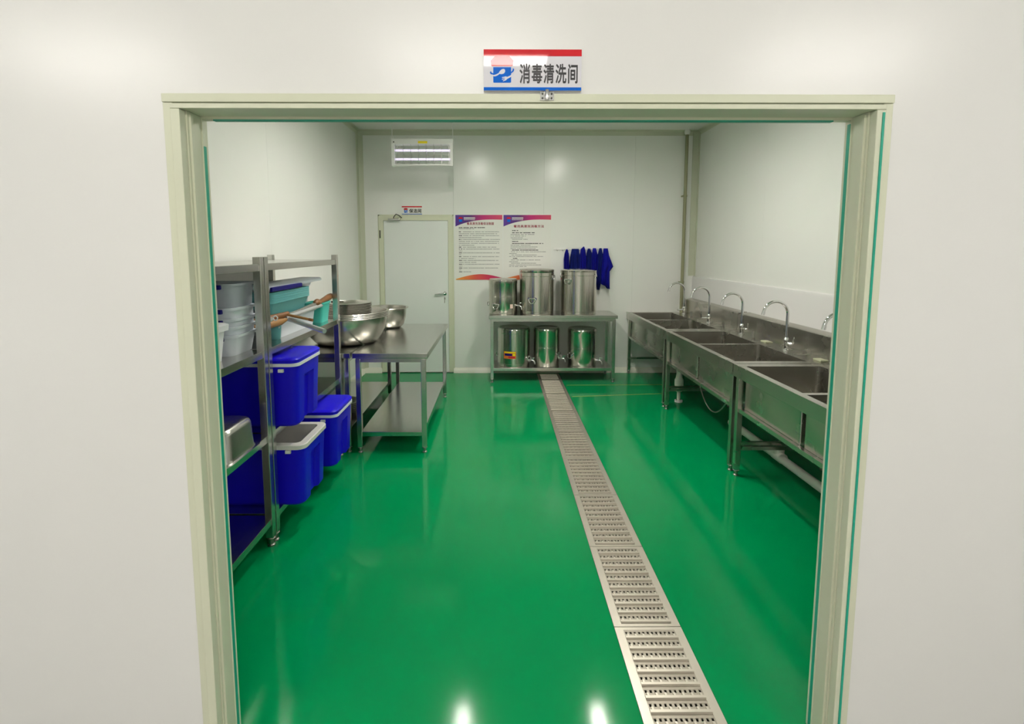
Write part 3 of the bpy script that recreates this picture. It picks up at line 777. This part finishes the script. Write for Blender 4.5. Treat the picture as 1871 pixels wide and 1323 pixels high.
# ------------------------------------------------------------------ steel shelf units on the left
SFX, SBX = -1.222, -1.742
LV = [1.530, 1.077, .620, .160]
def shelf_unit(y0, y1, label):
    t = empty('shelf_unit', ((SFX+SBX)/2, (y0+y1)/2, 0), label, 'shelf unit', 'steel shelf units')
    ox, oy = (SFX+SBX)/2, (y0+y1)/2; hx, hy = (SFX-SBX)/2, (y1-y0)/2
    for sx in (-1, 1):
        for sy in (-1, 1):
            s = .020; x, y = sx*(hx-s), sy*(hy-s)
            bm = bm_new(); box(bm, x-s, x+s, y-s, y+s, .05, 1.565, bev=.0025); ps = obj('post', bm, 'steel', t)
            bm = bm_new(); lathe(bm, [(0, .052), (s*1.0, .05), (s*1.2, .045), (s*.75, .040), (s*.7, .012), (s, .006), (s, 0), (0, 0)], 16, x, y); obj('foot', bm, 'steel_dull', ps)
    for z in LV:
        bobj('shelf', (-hx+.006, hx-.006, -hy+.004, hy-.004, z-.038, z), 'steel_y', t, bev=.002)
    return t
shelf_unit(1.635, 2.642, 'steel shelf unit nearest the doorway holding plastic containers')
shelf_unit(2.652, 3.862, 'steel shelf unit farther back holding blue cooler boxes')

# ------------------------------------------------------------------ blue cooler boxes
CL, CD, CH = .395, .55, .345    # along y, along x, height
def cooler(loc, lidded, label):
    t = empty('cooler_box', loc, label, 'cooler box', 'blue cooler boxes on the shelf')
    def plan(g, notch, r=.045):
        x0, x1, y0, y1 = -CD+g, -g, g, CL-g
        pl = []
        n = 5
        def arc(cx, cy, a0):
            for k in range(n+1):
                a = R(a0 + 90*k/n); pl.append((cx + r*math.cos(a), cy + r*math.sin(a)))
        ym = (y0+y1)/2; w_ = (y1-y0)*.17
        arc(x0+r, y0+r, 180); arc(x1-r, y0+r, 270)
        pl.extend([(x1, ym-w_-.012), (x1-notch, ym-w_), (x1-notch, ym+w_), (x1, ym+w_+.012)])
        arc(x1-r, y1-r, 0); arc(x0+r, y1-r, 90)
        pl.extend([(x0, ym+w_+.012), (x0+notch, ym+w_), (x0+notch, ym-w_), (x0, ym-w_-.012)])
        return pl
    bm = bm_new()
    secs = [(plan(.030, .020), 0), (plan(.022, .030), .012), (plan(.012, .030), CH*.76), (plan(.011, .0), CH*.79), (plan(.008, 0), CH)]
    loft(bm, secs, cap0=True, cap1=False)
    if not lidded:
        loft(bm, [(rrect(-CD+.03, -.03, .03, CL-.03, .03, 5), CH), (rrect(-CD+.035, -.035, .035, CL-.035, .03, 5), CH-.001)], cap0=False, cap1=False)
    obj('body', bm, 'blue', t, angle=30)
    bm = bm_new()
    ro = rrect(-CD, 0, 0, CL, .048, 6); ri = rrect(-CD+.042, -.042, .042, CL-.042, .03, 6)
    if lidded:
        loft(bm, [(ro, CH-.002), (ro, CH+.016)])
        obj('rim', bm, 'white_plastic', t)
        bm = bm_new(); g = .003
        loft(bm, [(rrect(-CD+g, -g, g, CL-g, .046, 6), CH+.016), (rrect(-CD+g-.002, -g+.002, g-.002, CL-g+.002, .046, 6), CH+.034), (rrect(-CD+.012, -.012, .012, CL-.012, .04, 6), CH+.044), (rrect(-CD+.03, -.03, .03, CL-.03, .035, 6), CH+.047)])
        obj('lid', bm, 'blue', t)
    else:
        loft(bm, [(ro, CH-.012), (ro, CH+.010), (rrect(-CD+.004, -.004, .004, CL-.004, .046, 6), CH+.014), (ri, CH+.014), (ri, CH-.002),
                  (rrect(-CD+.085, -.085, .06, CL-.06, .03, 6), .05)], cap0=False, cap1=True)
        obj('liner', bm, 'liner', t)
    for y, m in ((-.003, 'white'),):
        bm = bm_new(); box(bm, -.105, -.075, y-.003, y+.010, CH-.032, CH-.014, bev=.002); obj('clasp', bm, m, t)
    for k in range(4):  # ribs on the aisle side
        pass
    return t
cooler((-1.105, 2.725, .620), True, 'blue cooler box with closed lid on the shelf above the open one')
cooler((-1.085, 2.725, .160), False, 'open blue cooler box with a white rim, its lid missing')
cooler((-1.068, 3.235, .160), True, 'blue cooler box with closed lid behind the open one on the bottom shelf')

# ------------------------------------------------------------------ containers on the near shelf unit
def tub(bm, x0, x1, y0, y1, z0, z1, taper, r, th=.004, lip=.012, floor_only=False):
    """open rounded-rectangle tub with a turned-out lip"""
    g = taper
    loft(bm, [(rrect(x0+g+th, x1-g-th, y0+g+th, y1-g-th, r, 4), z0+th), (rrect(x0+th, x1-th, y0+th, y1-th, r, 4), z1),
              (rrect(x0-lip, x1+lip, y0-lip, y1+lip, r+lip, 4), z1), (rrect(x0-lip, x1+lip, y0-lip, y1+lip, r+lip, 4), z1-.012), (rrect(x0, x1, y0, y1, r, 4), z1-.012),
              (rrect(x0+g, x1-g, y0+g, y1-g, r, 4), z0)], cap0=True, cap1=True)
    return bm
def crate(i, z, h, label, m='milky'):
    t = empty('storage_box', (-1.465, 2.575, z), label, 'storage box', 'nested clear storage boxes')
    bm = bm_new(); tub(bm, -.165, .165, -.125, .125, 0, h, .014, .038); obj('body', bm, m, t)
    bm = bm_new(); box(bm, -.04, .128, -.152, -.134, h-.026, h-.004, bev=.004); obj('clip_handle', bm, 'clasp', t)
    return t
words = ['lowest clear storage box of the nested stack', 'second lowest clear storage box of the nested stack', 'middle clear storage box of the nested stack', 'second highest clear storage box of the nested stack', 'tall clear storage box on top of the nested stack']
for i, (z, h) in enumerate(((1.077, .105), (1.083, .140), (1.089, .175), (1.095, .222), )): crate(i, z, h, words[i])
crate(4, 1.101, .335, words[4], 'clear')
wb = empty('white_box', (-1.455, 2.275, 1.077), 'white lidded box at the front of the near shelf beside the door frame', 'box')
bm = bm_new(); loft(bm, [(rrect(-.14, .14, -.105, .105, .02, 4), 0), (rrect(-.155, .155, -.12, .12, .022, 4), .15)]); obj('body', bm, 'white_plastic', wb)
bm = bm_new(); loft(bm, [(rrect(-.168, .168, -.133, .133, .025, 4), .145), (rrect(-.170, .170, -.135, .135, .025, 4), .172), (rrect(-.155, .155, -.12, .12, .022, 4), .180)]); obj('lid', bm, 'white_plastic', wb)
bm = bm_new(); box(bm, .05, .10, .1335, .146, .09, .165, bev=.004); obj('clip', bm, 'clasp', wb)
sp = empty('steel_pan', (-1.475, 2.355, .620), 'deep steel food pan turned upside down beside the door frame', 'pan')
bm = bm_new()
loft(bm, [(rrect(-.262, .262, -.158, .158, .03, 5), .0), (rrect(-.262, .262, -.158, .158, .03, 5), .005), (rrect(-.250, .250, -.147, .147, .045, 5), .007), (rrect(-.246, .246, -.143, .143, .05, 5), .020),
          (rrect(-.240, .240, -.137, .137, .05, 5), .130), (rrect(-.234, .234, -.131, .131, .05, 5), .148), (rrect(-.215, .215, -.112, .112, .045, 5), .158)], cap0=False)
obj('shell', bm, 'steel', sp, angle=50)
# ------------------------------------------------------------------ containers on the far shelf unit
t = empty('storage_box', (-1.55, 3.44, 1.077), 'large clear storage box standing behind the turquoise tubs', 'storage box')
bm = bm_new(); tub(bm, -.12, .12, -.385, .385, 0, .27, .015, .03); obj('body', bm, 'milky', t)
bm = bm_new(); loft(bm, [(rrect(-.135, .135, -.395, .395, .03, 4), .272), (rrect(-.135, .135, -.395, .395, .03, 4), .285), (rrect(-.12, .12, -.38, .38, .03, 4), .292)]); obj('lid', bm, 'milky', t)
t = empty('storage_box', (-1.375, 3.27, 1.077), 'low milky storage box under the nested turquoise tubs', 'storage box')
bm = bm_new(); tub(bm, -.058, .075, -.28, .30, 0, .118, .012, .03); obj('body', bm, 'milky', t)
for i in range(5):
    t = empty('turquoise_tub', (-1.372, 3.165, 1.197 + i*.013), ['lowest', 'second', 'middle', 'fourth', 'uppermost'][i] + ' turquoise tub of the nest on the milky box', 'tub', 'nested turquoise tubs')
    bm = bm_new(); tub(bm, -.055, .075, -.30, .30, 0, .108, .03, .04, lip=.008, th=.0035); obj('body', bm, 'aqua', t)
t = empty('box_lid', (-1.375, 3.24, 1.364), 'clear storage lid with a dark blue clasp on top of the turquoise tubs', 'lid')
bm = bm_new(); loft(bm, [(rrect(-.065, .085, -.42, .46, .03, 4), .018), (rrect(-.068, .088, -.42, .46, .03, 4), .034), (rrect(-.06, .075, -.41, .45, .03, 4), .042)]); obj('panel', bm, 'milky', t)
bm = bm_new(); box(bm, .084, .098, -.39, .05, .000, .026, bev=.005); obj('clasp', bm, 'clasp', t)
t = empty('turquoise_box', (-1.345, 3.715, 1.077), 'small mint green box at the far end of the shelf', 'box')
bm = bm_new(); tub(bm, -.06, .075, -.09, .085, 0, .145, .014, .02, lip=.006); obj('body', bm, 'mint', t)
cup = empty('measuring_cup', (-1.325, 2.965, 1.077), 'small turquoise cup with white spoons at the shelf edge', 'cup')
bm = bm_new(); lathe(bm, [(0, 0), (.028, 0), (.031, .004), (.040, .108), (.043, .110), (.040, .112), (.037, .108), (.028, .008), (0, .008)], 24); obj('body', bm, 'aqua', cup)
for (x, y, z, rot) in ((0.012, -.044, .058, 12), (-.004, -.041, .030, -8)):
    pass
sp_ = bm_new(); lathe(sp_, [(0, 0), (.012, .002), (.015, .010), (.015, .012), (.011, .005), (0, .003)], 14, 0, 0); tube(sp_, [(.013, 0, .010), (.060, 0, .012)], [.004, .006], 8)
o = obj('white_spoon', sp_, 'white'); o.location = (-1.318, 2.962, 1.10); o.rotation_euler = (R(70), R(-60), 0); tag(o, 'white measuring spoon standing in the turquoise cup', 'spoon')
# the bundle of utensils that sticks out above the cup
def stick(name, pts, rs, m, parent=None):
    return obj(name, tube(bm_new(), pts, rs, 12), m, parent)
u = empty('steel_tube_tool', (-1.285, 3.02, 1.195), 'bare steel tube pointing back along the shelf', 'tool')
stick('shaft', [(0, 0, 0), (.0, .80, .012)], .014, 'alu', u)
u = empty('steel_tube_rod', (-1.27, 3.04, 1.185), 'bare steel tube jutting out over the aisle', 'tool')
stick('shaft', [(0, 0, 0), (.275, -.18, -.045)], .014, 'alu', u)
u = empty('wooden_ladle', (-1.30, 3.08, 1.205), 'ladle with a turned brown wooden handle on the far side', 'ladle')
stick('shaft', [(0, 0, 0), (.01, .46, .018)], [.010, .012], 'steel', u)
stick('grip', [(.010, .45, .020), (.010, .47, .024), (.010, .50, .028), (.011, .52, .020), (.011, .56, .022), (.013, .74, .042), (.013, .78, .046), (.013, .79, .046)], [.012, .022, .024, .014, .018, .024, .022, .010], 'wood', u)
u = empty('rolling_pin', (-1.335, 2.80, 1.195), 'dark brown wooden rolling stick leaning on the cup', 'tool')
stick('grip', [(-.02, -.08, .010), (.0, .02, .012), (.045, .20, .018), (.050, .26, .022)], [.016, .020, .018, .014], 'wood', u)
u = empty('wooden_spatula', (-1.32, 2.78, 1.172), 'light brown wooden spatula resting across the cup', 'spatula')
stick('blade', [(-.01, -.06, .012), (.01, .03, .004), (.04, .16, .010), (.05, .22, .016)], [.010, .022, .020, .010], 'wood_pale', u)
u = empty('wooden_stick', (-1.27, 3.03, 1.212), 'thin wooden stick with a dark tip above the cup', 'stick')
stick('rod', [(0, 0, 0), (.145, -.045, -.022)], .008, 'wood_pale', u); stick('tip', [(.143, -.0445, -.0217), (.165, -.051, -.025)], .009, 'wood', u)
u = empty('white_scoop', (-1.30, 2.83, 1.205), 'white plastic scoop with a holed handle beside the steel post', 'scoop')
bm = bm_new(); tube(bm, [(-.03, 0, -.01), (.0, 0, 0), (.03, .0, .012)], [.014, .016, .008], 10)
tube(bm, [(.042 + .012*math.cos(a), 0, .014 + .012*math.sin(a)) for a in [2*PI*k/12 for k in range(13)]], .004, 8, cap=False); obj('scoop_body', bm, 'white', u)

ORD = ['first', 'second', 'third', 'fourth', 'fifth', 'sixth', 'seventh', 'eighth', 'ninth', 'tenth', 'eleventh', 'twelfth', 'thirteenth', 'fourteenth', 'fifteenth', 'sixteenth', 'seventeenth', 'eighteenth', 'nineteenth', 'twentieth', 'twenty-first']
# ------------------------------------------------------------------ basins, dishes on the work tables
def shell(prof, th=.003): return prof + [(max(0, r-th), z+th*.6) for r, z in prof[::-1]]
prof = [(0, 0), (.225, 0), (.245, .004), (.262, .014), (.300, .060), (.330, .120), (.344, .190), (.347, .222), (.362, .226), (.366, .232), (.362, .237), (.344, .234)]
inner = [(.336, .185), (.322, .120), (.292, .064), (.255, .018), (.225, .008), (0, .008)]
bm = bm_new(); lathe(bm, prof + inner, 64); big = obj('steel_basin', bm, 'bowl', angle=60)
names = ['lowest and outermost', 'second lowest', 'third', 'uppermost']
for i in range(4):
    o = big if i == 0 else big.copy()
    if i: C.objects.link(o)
    o.location = (-1.330, 4.372, .806 + i*.0125)
    tag(o, names[i] + ' of the four large nested steel basins', 'basin', 'large nested steel basins')
bm = bm_new(); k = .605
lathe(bm, [(0, 0), (.13, 0), (.150, .006), (.172, .030), (.192, .09), (.200, .16), (.202, .192), (.222, .200), (.226, .206), (.222, .211), (.200, .206), (.196, .16), (.188, .09), (.168, .034), (.148, .010), (0, .006)], 56)
o = obj('steel_basin', bm, 'bowl', angle=60); o.location = (-1.165, 5.205, .806)
tag(o, 'single deep steel basin standing farther back on the table', 'basin')
bm = bm_new(); lathe(bm, [(0, 0), (.165, 0), (.178, .006), (.186, .020), (.190, .026), (.186, .029), (.176, .018), (.163, .006), (0, .004)], 48)
dish = obj('steel_dish', bm, 'bowl', angle=60)
for i in range(21):
    o = dish if i == 0 else dish.copy()
    if i: C.objects.link(o)
    o.location = (-1.298 + .002*math.sin(i*2.1), 4.372, .853 + i*.0135)
    tag(o, ORD[20-i] + ' shallow steel dish from the top of the stack inside the large basin', 'dish', 'stacked steel dishes')
for i, (x, y, rz, lab) in enumerate(((-1.405, 4.30, .8, 'left one of two bright steel clips on the stacked dishes'), (-1.355, 4.28, .9, 'right one of two bright steel clips on the stacked dishes'))):
    bm = bm_new(); box(bm, -.035, .035, -.010, .010, 0, .006, bev=.002); box(bm, -.035, .035, -.010, -.007, 0, .016); box(bm, -.035, .035, .007, .010, 0, .016)
    o = obj('steel_clip', bm, 'polish'); o.location = (x, y, 1.153); o.rotation_euler = (0, 0, rz); tag(o, lab, 'clip', 'steel clips on the dishes')
# small stack on the lower shelf of the table by the wall, with a black cable
bm = bm_new(); lathe(bm, [(0, 0), (.075, 0), (.11, .035), (.118, .038), (.118, .041), (.108, .039), (.073, .004), (0, .004)], 32)
sb = obj('steel_bowl', bm, 'bowl', angle=60)
for i in range(6):
    o = sb if i == 0 else sb.copy()
    if i: C.objects.link(o)
    o.location = (-1.335, 4.34, .169 + i*.016)
    tag(o, ORD[5-i] + ' small steel bowl from the top of the stack on the lower shelf', 'bowl', 'small bowls on the lower shelf')
